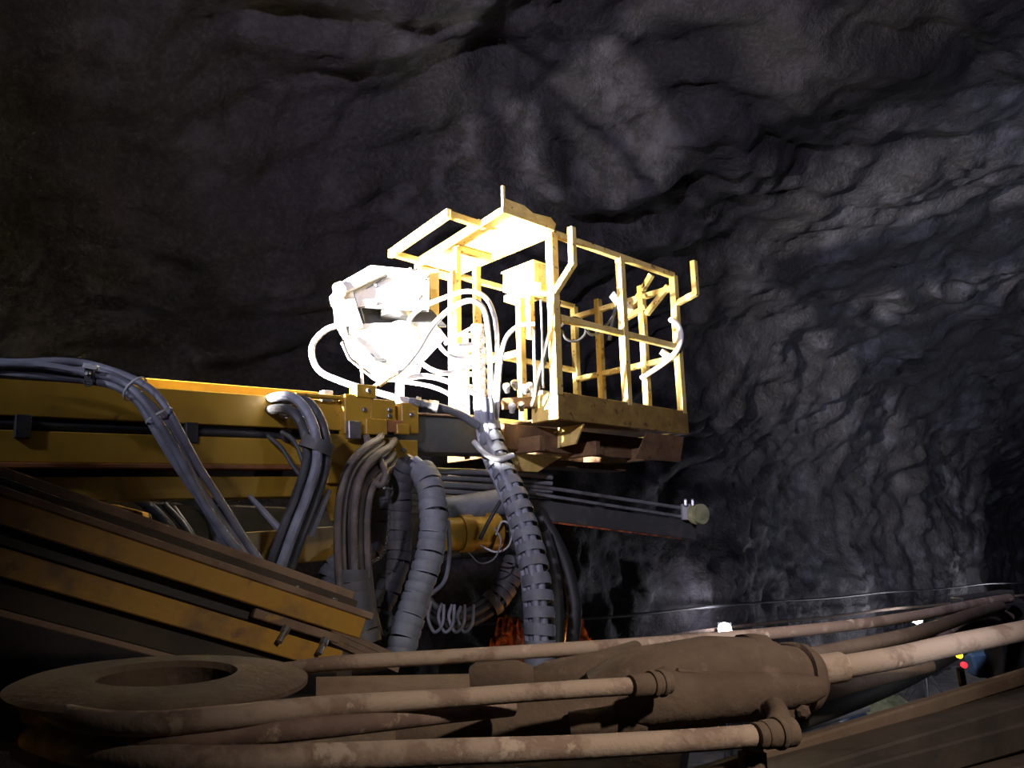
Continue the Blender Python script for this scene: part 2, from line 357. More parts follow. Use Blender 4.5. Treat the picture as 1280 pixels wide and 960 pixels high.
# ------------------------------------------------------------------ boom
UB = (U*math.cos(math.radians(3.8))+Z*math.sin(math.radians(3.8))).normalized(); HB = V.cross(UB).normalized()
if HB.z < 0: HB = -HB
OB = A0+U*-.95+V*.292+Z*.005
def K(a, b, h): return OB+UB*a+V*b+HB*h
boom = thing('telescopic_boom', 'long yellow telescopic steel boom carrying the basket, running in from the left', 'boom', K(-1.5, .15, -.53))
def kb(name, a0, a1, b0, b1, h0, h1, m='boom', parent=None, bev=.004, label=None):
    return MB().box(K((a0+a1)/2, (b0+b1)/2, (h0+h1)/2), UB*(a1-a0)/2, V*(b1-b0)/2, HB*(h1-h0)/2).build(name, m, parent or boom, bevel=bev, label=label)
kb('upper_beam', -3.6, -.02, .0, .30, -.165, .0); kb('rear_flange', -3.6, -.47, .30, .34, -.1, .10)
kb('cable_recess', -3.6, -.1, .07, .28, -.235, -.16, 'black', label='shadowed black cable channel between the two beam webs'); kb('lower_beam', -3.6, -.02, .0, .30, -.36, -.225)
kb('rub_strip', -3.6, -.3, -.025, .10, -.385, -.362, 'boomdark'); kb('spacer', -3.6, -.5, .08, .22, -.42, -.38, 'blackbody')
kb('bottom_beam', -3.6, -.46, .01, .25, -.525, -.42); kb('inner_tube', -.3, .75, .05, .27, -.27, -.045, 'dsteel')
kb('tube_cap_rail', -.1, .62, .03, .29, -.045, -.03, 'rust')
MB().tube(spline([K(-3.6, .03, -.19), K(-2.4, .03, -.193), K(-1.6, .03, -.2), K(-.95, .03, -.205), K(-.8, .0, -.23)]), .022).build('channel_cable', 'black', boom, smooth=True)
for a in (-2.02, -1.32): kb('cable_clamp', a-.03, a+.03, -.02, .05, -.26, -.16, 'black')
# clamp head at the boom end
c1_ = kb('clamp_plate', -.50, -.33, -.05, .02, -.19, .035); c2_ = kb('clamp_plate', -.33, -.16, -.045, .02, -.11, .02); c3_ = kb('clamp_plate', -.12, .0, -.05, .02, -.17, .01)
kb('wear_block', -.38, -.24, -.075, -.03, -.19, -.10); kb('wear_block', -.24, -.12, -.06, -.01, -.17, -.10, 'boomdark'); kb('wear_block', -.17, -.08, -.07, -.03, -.18, -.12)
tt_ = kb('top_tab', -.43, -.30, -.06, .02, .02, .095); kb('top_tab', -.62, -.56, -.03, .02, -.01, .05, 'white')  # second tab coloured white in place of floodlight on it
e1_ = kb('end_plate', -.36, -.18, -.04, .02, -.40, -.20); e2_ = kb('end_plate', -.16, .0, -.035, .02, -.40, -.21); kb('side_gusset', -.60, -.30, -.03, .01, -.46, -.19)
kb('link_lug', -.50, -.42, -.09, -.05, -.22, -.12, 'steel')
MB().prism([K(-.62, .0, -.45), K(-.30, .0, -.40), K(-.40, .0, -.62), K(-.55, .0, -.66)], V*.03).build('lower_lug', 'boom', boom, bevel=.003)
for a, b, h, pp_ in ((-.38, -.05, -.05, c1_), (-.21, -.045, -.04, c2_), (-.21, -.045, -.075, c2_), (-.06, -.05, -.06, c3_), (-.27, -.04, -.28, e1_), (-.11, -.035, -.27, e2_), (-.08, -.035, -.31, e2_), (-.85, 0, -.075, boom), (-.36, -.06, .06, tt_), (-.13, -.035, -.36, e2_)):
    MB().bolt(K(a, b, h), -V, .014, .016).build('bolt', 'steel', pp_)
kb('hose_bracket', -.80, -.52, -.06, .0, .0, .02); kb('hose_bracket', -.80, -.785, -.06, .0, -.10, .02)
kb('bracket_tag', -.76, -.72, -.05, -.04, -.22, -.09, 'dsteel')

# ------------------------------------------------------------------ drill head (white cowling left of the basket)
dh = thing('cowled_head', 'faceted white steel head with cut-outs, glaring beside the basket', 'machine head', P(490, 490, 5.1))
nd = (U*.75-V*.66).normalized()*.05
D = 5.0
def poly(name, pts, dep, m='white', back=.10, parent=None, bev=.006):
    return MB().prism([P(x, y, dep+(x-480)*.0016) for x, y in pts], Vector((back*-.5, back, 0))).build(name, m, parent or dh, bevel=bev)
poly('top_cowl', [(427, 352), (464, 331), (537, 338), (537, 344), (482, 342), (430, 366)], 4.93, back=.30)
fp_ = poly('front_panel', [(441, 364), (483, 343), (537, 345), (537, 387), (447, 383)], 5.0, back=.03)
poly('inner_panel', [(447, 384), (540, 387), (560, 408), (452, 408)], 5.13, 'black', .03)
for a_, b_ in (((450, 366), (484, 346)), ((449, 384), (536, 389)), ((484, 346), (536, 350)), ((447, 424), (470, 449)), ((470, 451), (520, 456)), ((446, 366), (456, 406))): MB().bar(P(*a_, 4.965), P(*b_, 4.985), .012, .007).build('seam', 'dsteel', dh)
poly('cut_out', [(465, 445), (482, 447), (482, 452), (468, 451)], 4.95, 'black', .02); poly('cut_out', [(520, 366), (529, 368), (523, 376)], 4.99, 'dsteel', .01)
poly('side_column', [(429, 366), (441, 362), (447, 384), (455, 408), (443, 412), (432, 392)], 4.97, back=.25)
lp_ = poly('lower_panel', [(440, 412), (456, 404), (545, 403), (556, 424), (530, 452), (490, 462), (462, 450)], 5.0, back=.06)
poly('bottom_skirt', [(436, 418), (447, 424), (468, 448), (492, 460), (528, 455), (524, 470), (480, 468), (446, 440)], 4.96, back=.20)
poly('end_cap', [(417, 354), (427, 350), (434, 360), (432, 370), (420, 371)], 4.90, 'brass', .05)
MB().lathe(P(505, 421, 5.0), P(505, 421, 5.0)-P(485, 410, 5.3), [(.0, -.14), (.085, -.13), (.10, -.05), (.10, .02), (.08, .05), (.03, .06)], 18).build('motor_drum', 'white', dh, smooth=True)
g_ = MB().lathe(P(495, 394, 5.1), (0, 0, 1), [(.06, -.02), (.105, -.02), (.105, .02), (.06, .02)], 22).build('gear_ring', 'steel', dh, smooth=True)
for x, y in ((470, 357), (485, 344), (513, 337), (453, 378), (470, 379), (530, 349), (455, 413), (474, 436), (500, 425), (496, 448)):
    MB().bolt(P(x, y, 4.985), -Vector((.0, 1, .15)), .013, .02).build('bolt', 'steel', fp_ if y < 400 else lp_)
poly('wear_patch', [(503, 365), (512, 362), (520, 366), (524, 372), (515, 376), (503, 379), (507, 372)], 4.992, 'brass', .01)
poly('support_arm', [(498, 470), (506, 470), (506, 502), (498, 502)], 5.05, back=.06)
poly('support_arm', [(566, 415), (586, 415), (588, 520), (568, 520)], 5.35, 'basket', .08, bk)
poly('support_arm', [(536, 336), (549, 336), (549, 420), (537, 420)], 5.25, 'basket', .06, bk)

# valve manifold column with ports
vm = thing('valve_manifold', 'white upright valve manifold with stacked hose ports inside the basket end', 'valve', P(600, 520, 5.2))
MB().bar(P(597, 405, 5.15), P(600, 500, 5.15), .06, .07, V).build('body', 'white', vm, bevel=.004)
for i in range(7): MB().lathe(P(600, 412+i*13, 5.12), (P(630, 412+i*13, 5.0)-P(600, 412+i*13, 5.12)), [(.016, 0), (.016, .03), (.022, .03), (.022, .05), (.014, .055)], 8).build('port', 'brass', vm, smooth=True)
for i in range(5): MB().lathe(P(590, 420+i*16, 5.10), -U, [(.018, 0), (.018, .03), (.012, .05)], 8).build('port', 'brass', vm, smooth=True)
vb = thing('foot_valve_block', 'small cluster of valve blocks and levers low at the basket entrance', 'valve', P(645, 530, 5.1))
MB().bar(P(628, 505, 5.15), P(668, 503, 5.2), .07, .07).build('body', 'rust', vb, bevel=.004)
for i, (x, y) in enumerate(((634, 490), (645, 486), (655, 492), (664, 489), (640, 515), (652, 513))): MB().lathe(P(x, y, 5.08), (P(x+random.uniform(-8, 8), y-20, 5.0)-P(x, y, 5.08)), [(.018, 0), (.018, .03), (.025, .03), (.025, .06), (.012, .07)], 8).build('fitting', 'brass' if i % 2 else 'white', vb, smooth=True)

# ------------------------------------------------------------------ loose pale hoses around the head and basket
loose = [
 ('thick pale hose looping left out of the white head down to the boom end', [(437, 404, 4.95), (408, 412, 4.9), (390, 434, 4.85), (398, 462, 4.75), (430, 478, 4.65), (470, 490, 4.6), (513, 502, 4.6)], .020),
 ('thin pale hose hanging straight down under the white head', [(449, 440, 4.97), (452, 462, 4.95), (453, 485, 4.9)], .010),
 ('pale hose arching from the brass coupling up across the head to the canopy', [(475, 478, 4.72), (500, 463, 4.75), (520, 440, 4.8), (540, 408, 4.85), (566, 384, 4.9), (590, 376, 4.95), (606, 390, 5.0), (612, 440, 5.0), (613, 500, 5.0), (612, 540, 4.9)], .018),
 ('pale hose making the outer arch in front of the canopy post', [(512, 420, 4.98), (512, 400, 4.96), (528, 384, 4.96), (556, 372, 4.97), (585, 364, 5.0), (607, 372, 5.05), (619, 400, 5.05), (622, 450, 5.02), (618, 500, 4.98), (616, 540, 4.9)], .016),
 ('pale hose sweeping low from the head to the manifold bottom', [(520, 448, 5.0), (540, 462, 4.97), (562, 466, 4.97), (590, 455, 5.05)], .016),
 ('pale hose curving from the head to the manifold middle', [(545, 425, 5.0), (556, 440, 4.98), (572, 447, 5.0), (592, 445, 5.05)], .014),
 ('pale hose curving from the head to the manifold top', [(548, 412, 5.05), (560, 426, 5.02), (575, 432, 5.02), (592, 430, 5.06)], .014),
 ('flat lying pale hose from the support arm toward the wrapped bundle', [(502, 474, 4.85), (530, 470, 4.82), (558, 476, 4.85), (585, 488, 4.9), (604, 497, 4.95)], .018),
 ('lower pale hose sagging beneath the manifold hoses', [(505, 477, 4.9), (535, 482, 4.85), (560, 492, 4.85), (582, 512, 4.9)], .014),
 ('pale hose dropping from the control box shelf down to the bundle', [(668, 405, 5.0), (648, 408, 4.98), (632, 424, 4.97), (625, 460, 4.97), (622, 505, 4.95), (620, 540, 4.9)], .016),
 ('thin white hose hanging inside the end frame to the foot valves', [(667, 410, 5.05), (668, 450, 5.05), (669, 490, 5.05), (664, 508, 5.08)], .010),
 ('thin grey hose hanging beside the corner post', [(676, 375, 5.1), (678, 430, 5.1), (679, 485, 5.1)], .007),
 ('short pale hose crossing above the manifold ports', [(556, 430, 5.1), (575, 418, 5.08), (596, 408, 5.1), (606, 415, 5.1)], .012),
 ('dark hose bowing over the far basket rail', [(701, 408, 5.4), (712, 398, 5.4), (726, 400, 5.5), (738, 418, 5.6), (752, 412, 5.9), (768, 392, 6.2), (775, 365, 6.3), (772, 355, 6.3)], .010),
 ('dark hose coiled low behind the mid rail', [(702, 412, 5.5), (708, 424, 5.5), (722, 426, 5.55), (732, 415, 5.6), (725, 402, 5.6), (708, 402, 5.55)], .009),
]
for i, (lb, pts, r) in enumerate(loose):
    hose(px(*pts), r, 'hosedark' if lb.startswith('dark') else 'hosewhite', None, 'hose', label=lb, cat='hose', group='loose hoses around the basket')
cp_ = thing('hose_coupling', 'brass hose coupling end resting above the boom tip', 'coupling', P(480, 480, 4.7))
for x0, y0, x1, y1, r in ((463, 487, 472, 480, .013), (472, 480, 482, 473, .026), (482, 473, 490, 468, .020), (490, 468, 497, 465, .024)):
    MB().lathe(P(x0, y0, 4.7), P(x1, y1, 4.71)-P(x0, y0, 4.7), [(r, 0), (r, (P(x1, y1, 4.71)-P(x0, y0, 4.7)).length)], 8).build('collar', 'brass', cp_, smooth=True)
bh = thing('boom_tip_hose', 'braided grey hose with hex couplings from the boom tip to the wrapped bundle', 'hose', P(555, 520, 4.6))
hose(px((512, 502, 4.6), (520, 503, 4.6), (545, 508, 4.65), (575, 518, 4.75), (597, 532, 4.82)), .026, 'wrap', bh)
for x, r in ((519, .033), (529, .026), (535, .033), (541, .037)): MB().lathe(P(x, 502+(x-519)*.25, 4.6), (1, .2, -.2), [(r, 0), (r, .03)], 6).build('hex_collar', 'steel', bh)

# ------------------------------------------------------------------ hose bundles
def bundle(name, label, path_px, specs, r, m, cat='hose bundle', **k):
    path = spline(px(*path_px)); t = thing(name, label, cat, min(path, key=lambda q: q.z))
    for i, sp in enumerate(specs):
        oa, ob = sp[0], sp[1]; mm = sp[2] if len(sp) > 2 else m
        MB().tube(offs(path, oa, ob, k.get('wob', 0), i), r*(sp[3] if len(sp) > 3 else 1), 9).build('hose', mm, t, smooth=True)
    return t, path
def wraps(t, path, step, wd, r, m, jit=.1, i0=0, i1=None, n=14, flare=0):
    pp = resample(path, step); fr = frames(pp); L = len(fr); i1 = i1 or L
    for i in range(i0, min(i1, L)):
        p, tt, a, b = fr[i]; tt = (tt+a*random.uniform(-jit, jit)+b*random.uniform(-jit, jit)).normalized()
        rr = r[0]+(r[1]-r[0])*i/max(1, L-1) if isinstance(r, tuple) else r
        ring(p, tt, rr*random.uniform(.97, 1.03), wd*random.uniform(.85, 1.08), m, t, n=n, flare=flare)
# main wrapped bundle down the middle
mbp = [(608, 500, 4.9), (612, 540, 4.85), (622, 575, 4.75), (640, 612, 4.6), (656, 660, 4.45), (668, 710, 4.3), (674, 770, 4.2), (675, 838, 4.1)]
tb, pth = bundle('hose_bundle', 'banded bundle of pale hoses hanging in the centre from basket to the foreground', mbp, [(.0, .0), (.042, .01), (-.038, .02), (.01, -.045), (-.02, .05), (.045, .045), (.05, -.03)], .023, 'hose')
wraps(tb, pth, .088, .062, (.076, .088), 'wrap', .08, 2, None, 16, .004)
hose(px((592, 552, 4.7), (605, 566, 4.65), (622, 574, 4.62), (642, 569, 4.66)), .017, 'hosewhite', None, 'hose', label='short pale hose loop tied across the central banded bundle', cat='hose', group='loose hoses around the basket')
# left run: along the boom top, over the clamp, down in front
lp = [(-90, 452, 2.9), (0, 458, 3.02), (60, 461, 3.08), (112, 466, 3.12), (150, 475, 3.1), (182, 498, 3.08), (212, 540, 3.08), (245, 600, 3.1), (285, 662, 3.12), (318, 710, 3.15), (332, 740, 3.16)]
tl, pl = bundle('hose_bundle', 'pale grey hose bundle lying on the boom and hanging down its near side at left', lp, [(.0, .0), (.034, .012), (-.03, .02), (.012, -.034), (-.028, -.02)], .0165, 'hose', wob=.007)
fr = frames(pl)
def tie(t, path, frac, r, m='hosewhite', wd=.008, nm='cable_tie'):
    f = frames(path); p, tt, a, b = f[int(frac*(len(f)-1))]; ring(p, tt, r, wd, m, t, name=nm, n=14)
for fcr in (.47, .57): tie(tl, pl, fcr, .058)
cl = thing('hose_clamp', 'small grey pipe clamp gripping the pale hoses on the boom top', 'clamp', P(112, 478, 3.1))
MB().bar(P(112, 455, 3.06), P(112, 478, 3.06), .035, .02).build('clamp_body', 'steel', cl, bevel=.003); MB().bar(P(105, 457, 3.05), P(122, 460, 3.05), .02, .02).build('clamp_plate', 'steel', cl); MB().bolt(P(111, 468, 3.04), (0, -1, 0), .01, .02).build('bolt', 'steel', cl); MB().tube(spline(px((106, 476, 3.05), (107, 482, 3.05), (114, 481, 3.05), (115, 475, 3.05))), .004, 6).build('hook', 'steel', cl)
# short arcs under the bracket
gp = [(338, 512, 4.16), (352, 507, 3.96), (375, 509, 3.76), (392, 535, 3.70), (396, 575, 3.68), (384, 618, 3.66), (366, 665, 3.62), (352, 705, 3.6), (340, 740, 3.6)]
tg, pg = bundle('hose_bundle', 'four glossy grey hoses arching out of the boom bracket and strapped below', gp, [(.0, .05), (.0, -.055), (.045, -.01, 'hosedark'), (-.045, 0, 'hosedark')], .024, 'hose')
pr = resample(pg, .09); f_ = frames(pr)
for i in (8,): 
    p, tt, a, b = f_[min(i, len(f_)-1)]; ring(p, (tt+a*.5).normalized(),   .080, .06, 'wrapdark', tg, name='strap', n=16)
# two thin dark cables curving beside it
hose(px((335, 545, 3.95), (352, 560, 3.9), (366, 582, 3.85), (382, 602, 3.8)), .011, 'hosedark', None, 'cable', label='thin frayed black cable bowing down from the boom channel', cat='cable')
hose(px((352, 540, 3.98), (368, 552, 3.92), (378, 575, 3.88), (384, 600, 3.85)), .012, 'hosedark', None, 'cable', label='smooth black cable bowing just right of the frayed one', cat='cable')
# brown loop
bp_ = [(440, 690, 4.05), (432, 640, 4.1), (438, 605, 4.15), (456, 580, 4.2), (474, 578, 4.15), (478, 600, 4.05), (466, 660, 3.98), (458, 720, 3.9), (462, 770, 3.85), (468, 800, 3.8)]
bp2 = [(455, 800, 3.7), (446, 760, 3.75), (440, 700, 3.8), (440, 640, 3.86), (448, 600, 3.93), (465, 578, 4.05), (480, 568, 4.22), (486, 560, 4.45), (490, 562, 4.75)]
t2, p2 = bundle('hose_bundle', 'dusty brown hose bundle looping under the boom end, sleeved at its foot', bp2, [(0, 0), (.045, .0), (-.045, .01), (.09, .0), (.02, .05), (-.085, -.01), (-.02, -.05)], .021, 'hosebrown')
wraps(t2, p2, .062, .066, .085, 'wrapdark', .10, 0, 6, 16, .005)
hose(px((458, 545, 4.25), (462, 562, 4.2), (475, 575, 4.08), (482, 592, 4.0), (477, 606, 3.98), (466, 603, 4.0)), .018, 'hosebrown', None, 'hose', label='short brown hose end curling from the clamp head', cat='hose')
# armoured thick loop: near leg and far leg
np1 = [(500, 820, 3.55), (510, 780, 3.62), (524, 735, 3.7), (538, 690, 3.78), (542, 645, 3.85), (538, 610, 3.93), (528, 588, 4.02), (518, 578, 4.12)]
t3, p3 = bundle('sleeved_hose', 'thick grey spiral-sleeved hose bending down right of the boom end', np1, [(0, .018), (0, -.018), (.02, 0)], .02, 'hose', cat='sleeved hose')
wraps(t3, p3, .052, .056, .070, 'wrap', .10, 0, 19, 18, .007)
np2 = [(515, 572, 4.2), (502, 600, 4.22), (500, 650, 4.2), (498, 700, 4.15), (484, 740, 4.1), (474, 765, 4.05), (486, 790, 4.0)]
t4, p4 = bundle('sleeved_hose', 'shadowed spiral-sleeved hose behind the thick grey one', np2, [(0, .02), (0, -.02)], .02, 'hosedark', cat='sleeved hose')  # far leg darker: its shade is put into hose and wrap colours
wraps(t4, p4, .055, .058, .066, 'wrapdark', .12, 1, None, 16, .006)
np3 = [(470, 610, 4.6), (478, 640, 4.55), (470, 680, 4.5), (440, 695, 4.4), (415, 715, 4.35), (412, 745, 4.3), (425, 760, 4.25)]
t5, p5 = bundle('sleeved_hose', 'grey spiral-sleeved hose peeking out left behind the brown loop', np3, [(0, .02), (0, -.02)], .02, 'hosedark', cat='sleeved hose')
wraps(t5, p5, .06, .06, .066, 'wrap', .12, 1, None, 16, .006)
# sagging bundle with rings low in the middle
sp_ = [(522, 735, 4.6), (540, 762, 4.55), (568, 775, 4.6), (600, 765, 4.7), (628, 740, 4.8), (645, 700, 4.9)]
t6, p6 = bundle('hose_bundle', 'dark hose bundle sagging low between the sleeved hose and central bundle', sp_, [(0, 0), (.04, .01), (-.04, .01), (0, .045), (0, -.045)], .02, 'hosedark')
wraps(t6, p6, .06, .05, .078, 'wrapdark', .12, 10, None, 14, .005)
for i, x in enumerate((543, 556, 569, 580)):
    hose(px((x-4, 752+i*2, 4.5), (x-8, 772, 4.45), (x, 790, 4.42), (x+10, 780, 4.42), (x+12, 756, 4.48)), .010, 'hose', t6, 'hanging_loop')
hose(px((560, 650, 4.35), (562, 690, 4.3), (556, 725, 4.3), (540, 742, 4.35)), .012, 'hose', None, 'cable', label='thin grey hose hanging right of the thick sleeved hose', cat='hose')
# dark hoses behind to the right
for lb, pts, r, m in (('thick black hose curving down right behind the central bundle', [(672, 640, 4.9), (692, 672, 4.85), (708, 710, 4.8), (718, 760, 4.7), (714, 812, 4.6)], .045, 'black'),
                      ('dark grey hose just right of the central bundle', [(680, 665, 4.75), (692, 710, 4.7), (697, 760, 4.6), (696, 815, 4.5)], .04, 'hosedark')):
    hose(px(*pts), r, m, None, 'hose', label=lb, cat='hose', n=12)
# hoses under the boom at left
for i, pts in enumerate(([(168, 622, 4.2), (195, 640, 4.15), (222, 672, 4.1), (240, 705, 4.1)], [(180, 628, 4.4), (188, 660, 4.4), (186, 690, 4.4)], [(225, 622, 4.2), (258, 640, 4.15), (272, 675, 4.1), (274, 708, 4.1)], [(205, 630, 4.3), (232, 660, 4.3), (252, 705, 4.3)], [(216, 634, 4.35), (240, 668, 4.35), (262, 708, 4.35)], [(240, 625, 4.45), (262, 655, 4.4), (266, 700, 4.4)])):
    hose(px(*pts), .026 if i in (0, 2) else .018, 'hose' if i in (0, 2) else 'hosedark', None, 'hose', label=['blue-grey hose curving out below the boom, leftmost thick one', 'short dark hose hanging left under the boom', 'blue-grey hose curving below the boom, right thick one', 'dark hose between the two blue-grey ones, lower', 'dark hose between the two blue-grey ones, upper', 'dark hose tucked behind the right blue-grey one'][i], cat='hose', group='hoses under the boom')
for x0, y0, x1, y1, lb in ((312, 620, 350, 662, 'thin grey rod leaning below the boom, left of the strapped hoses'), (412, 612, 388, 670, 'steel ended hose stub rising beside the strapped hoses')):
    MB().tube([P(x0, y0, 3.75), P((x0+x1)/2, (y0+y1)/2, 3.72), P(x1, y1, 3.7)], [.012, .016, .018], 8).build('hose_stub', 'hose', None, smooth=True, label=lb, cat='hose')

# ------------------------------------------------------------------ second boom, pipes and feed behind
lb_ = thing('lower_boom', 'grimy yellow lower boom half hidden behind hanging hoses', 'boom', P(350, 720, 5.0))
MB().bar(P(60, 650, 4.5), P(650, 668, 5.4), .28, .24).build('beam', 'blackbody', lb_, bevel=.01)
MB().bar(P(270, 690, 4.35), P(425, 678, 4.7), .10, .20).build('side_plate', 'boom', lb_, bevel=.006)
MB().prism(px((105, 642, 4.25), (140, 630, 4.28), (178, 640, 4.3), (182, 672, 4.3), (150, 676, 4.28), (110, 668, 4.25)), (0, .08, 0)).build('pivot_plate', 'feed', lb_, bevel=.004)
MB().lathe(P(147, 652, 4.24), (0, -1, .0), [(.03, 0), (.046, 0), (.046, .03), (.03, .03)], 18, closed=True).build('pivot_bush', 'steel', lb_, smooth=True)
MB().tube([P(555, 678, 4.75), P(640, 672, 4.95)], .11, 20).build('cylinder', 'dsteel', lb_, smooth=True)
MB().lathe(P(555, 668, 4.65), P(640, 664, 4.9)-P(555, 668, 4.65), [(.10, 0), (.10, .10), (.115, .10), (.115, .18), (.10, .18), (.10, .30), (.12, .30), (.12, .36), (.09, .36)], 20).build('yellow_collar', 'boom', lb_, smooth=True)
MB().tube([P(555, 640, 4.8), P(645, 625, 5.0)], .09, 18).build('upper_cylinder', 'wrap', lb_, smooth=True)
MB().tube([P(380, 622, 4.7), P(470, 640, 4.8)], .055, 14).build('cross_pipe', 'wrap', lb_, smooth=True)
for i in range(7):
    y0 = 584+i*8.5; r = .016 if i % 2 else .022
    hose(px((480, y0+2, 4.85), (560, y0+5, 5.1), (650, y0+8+i, 5.4), (690, y0+12, 5.5)), r, 'rod', None, 'drill_rod', label=('uppermost', 'second from top', 'third from top', 'middle', 'third from bottom', 'second from bottom', 'lowest')[i]+' grey steel rod of seven stacked under the boom end', cat='rod', group='rods racked under the boom', n=8)
fd = thing('drill_feed', 'slim dark drill feed rail pointing right below the basket', 'drill feed', P(770, 660, 5.6))
MB().bar(P(600, 628, 5.3), P(866, 664, 5.9), .10, .14).build('rail', 'dsteel', fd, bevel=.006)
MB().bar(P(600, 607, 5.28), P(864, 648, 5.88), .06, .02).build('top_rail', 'rod', fd); MB().bar(P(690, 653, 5.43), P(850, 673, 5.8), .012, .012).build('red_strip', 'rled2' if 'rled2' in M else 'orange', fd)
MB().tube([P(560, 596, 5.2), P(700, 612, 5.5), P(858, 636, 5.85)], .014, 8).build('tension_rope', 'rod', fd, smooth=True)
MB().lathe(P(868, 643, 5.78), (.6, -1, 0), [(.02, 0), (.075, 0), (.075, .02), (.06, .025), (.06, .05), (.075, .055), (.075, .08), (.02, .08)], 20).build('pulley', 'tarp', fd, smooth=True)
MB().bar(P(852, 640, 5.8), P(864, 640, 5.8), .06, .12).build('pulley_cheek', 'palegrey', fd, bevel=.005)
for x in (857, 866): MB().bolt(P(x, 632, 5.76), Z, .016, .05).build('bolt', 'steel', fd)
hose(px((620, 668, 4.6), (628, 652, 4.55), (640, 660, 4.55), (636, 682, 4.55), (620, 690, 4.55), (600, 682, 4.6)), .006, 'hosewhite', None, 'cable', label='thin white cable looped beside the yellow collar', cat='cable')
hose(px((585, 690, 4.6), (600, 704, 4.55), (618, 698, 4.5), (626, 676, 4.5), (618, 660, 4.55)), .005, 'hose', None, 'cable', label='thin grey cable drooping under the yellow collar', cat='cable')
hose(px((600, 674, 4.55), (612, 650, 4.55), (626, 626, 4.6)), .012, 'black', None, 'strap', label='black strap slanting up to the central bundle', cat='strap')
ch = thing('safety_chain', 'thin steel chain hanging before the shadowed sleeved hose', 'chain', P(470, 706, 3.9))
cpth = resample(spline(px((487, 640, 3.9), (484, 675, 3.9), (478, 694, 3.9), (462, 704, 3.9), (452, 708, 3.9)), 12), .017)
for i, p in enumerate(cpth):
    t_ = (cpth[min(i+1, len(cpth)-1)]-cpth[max(0, i-1)]).normalized(); ring(p, (t_.orthogonal() if i % 2 else t_.cross(t_.orthogonal())).normalized(), .010, .004, 'steel', ch, 'link', 8, .003)
# crumpled orange shapes made up in place of orange-lit debris
def crumple(name, label, c, sx, sz, D_, seed):
    vv = []; ff = []; n = 8; o = P(c[0], c[1], D_)
    for i in range(n+1):
        for j in range(n+1):
            x = (i/n-.5)*2; z = j/n; tap = 1-.55*z
            q = o+Vector((x*sx*tap, .18*noise.noise(Vector((x*4, z*4, seed)))-.08*x*x+.25*z, z*sz+.12*noise.noise(Vector((x*4, z*5, seed+3))))); vv.append(q)
    k = len(vv); vv += [q+Vector((0, .03, 0)) for q in vv]
    for i in range(n):
        for j in range(n):
            a = i*(n+1)+j; ff += [(a, a+1, a+n+2, a+n+1), (a+k, a+n+1+k, a+n+2+k, a+1+k)]
    mb = MB(); mb.v = vv; mb.f = ff
    return mb.build(name, 'orange', None, label=label, cat='sheeting')
crumple('orange_stand_in', 'crumpled orange stand-in for lit debris just right of the central bundle', (722, 838), .13, .30, 4.9, 1)
crumple('orange_stand_in', 'crumpled orange stand-in for lit debris just left of the central bundle', (636, 838), .17, .32, 5.1, 5)
point('orange_lamp', P(690, 800, 4.75), 2.2, (1, .45, .12), .04)

# ------------------------------------------------------------------ foreground feed beams at left
R0 = Vector(P(-160, 588, 1.66)); R1 = Vector(P(447, 786, 2.35))
fdv = (R1-R0).normalized(); fup = (Z-fdv*Z.dot(fdv)).normalized(); fsd = fdv.cross(fup)       # fsd points toward the camera side
ff_ = thing('feed_beam', 'dusty yellow channel feed beam slanting down from the left edge', 'feed beam', P(250, 800, 2.1))
def fb(name, a0, a1, s0, s1, h0, h1, m, bev=.003, parent=None):
    Lf = (R1-R0).length; c = R0+fdv*((a0+a1)/2*Lf)+fsd*(s0+s1)/2+fup*(h0+h1)/2
    return MB().box(c, fdv*(a1-a0)/2*Lf, fsd*(s1-s0)/2, fup*(h1-h0)/2).build(name, m, parent or ff_, bevel=bev)
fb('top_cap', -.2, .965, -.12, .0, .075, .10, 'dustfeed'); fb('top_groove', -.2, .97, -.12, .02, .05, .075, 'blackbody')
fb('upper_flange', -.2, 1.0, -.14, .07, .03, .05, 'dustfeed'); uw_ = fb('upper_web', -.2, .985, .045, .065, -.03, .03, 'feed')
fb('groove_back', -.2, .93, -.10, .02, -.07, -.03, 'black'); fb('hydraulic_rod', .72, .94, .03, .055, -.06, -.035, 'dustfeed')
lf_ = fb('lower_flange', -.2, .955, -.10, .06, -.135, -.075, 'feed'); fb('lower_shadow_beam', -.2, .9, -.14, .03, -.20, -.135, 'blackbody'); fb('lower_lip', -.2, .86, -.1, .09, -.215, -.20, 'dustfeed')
Lf = (R1-R0).length
for a in (.80, .90):
    q = R0+fdv*a*Lf+fsd*.06-fup*.06; MB().lathe(q, -fup*.8+fsd*.4-fdv*.3, [(.013, 0), (.013, .018), (.008, .018), (.008, .05)], 8).build('bolt', 'steel', lf_)
for a, sd_ in ((.80, .03), (.90, .04)): MB().bolt(R0+fdv*a*Lf+fsd*sd_+fup*.05, fup, .010, .008).build('bolt', 'steel', uw_)
rk = thing('feed_rod', 'short brown twin rail ending right of the feed beam tip', 'rail', P(460, 812, 2.5))
for dy in (0, 8, 15): MB().bar(P(380, 770+dy, 2.45), P(496, 822+dy, 2.75), .02, .02).build('rail', 'dustfeed', rk)
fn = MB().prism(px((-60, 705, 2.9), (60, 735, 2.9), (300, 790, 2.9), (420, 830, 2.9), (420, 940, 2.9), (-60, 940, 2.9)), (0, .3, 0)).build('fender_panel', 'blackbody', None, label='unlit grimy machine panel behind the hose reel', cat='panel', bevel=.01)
MB().prism(px((4, 738, 2.12), (30, 730, 2.14), (66, 755, 2.16), (40, 768, 2.14), (6, 762, 2.12)), (0, .03, 0)).build('bracket_plate', 'dust', None, label='small brown bracket plate in the dark at far left', cat='bracket', bevel=.003)

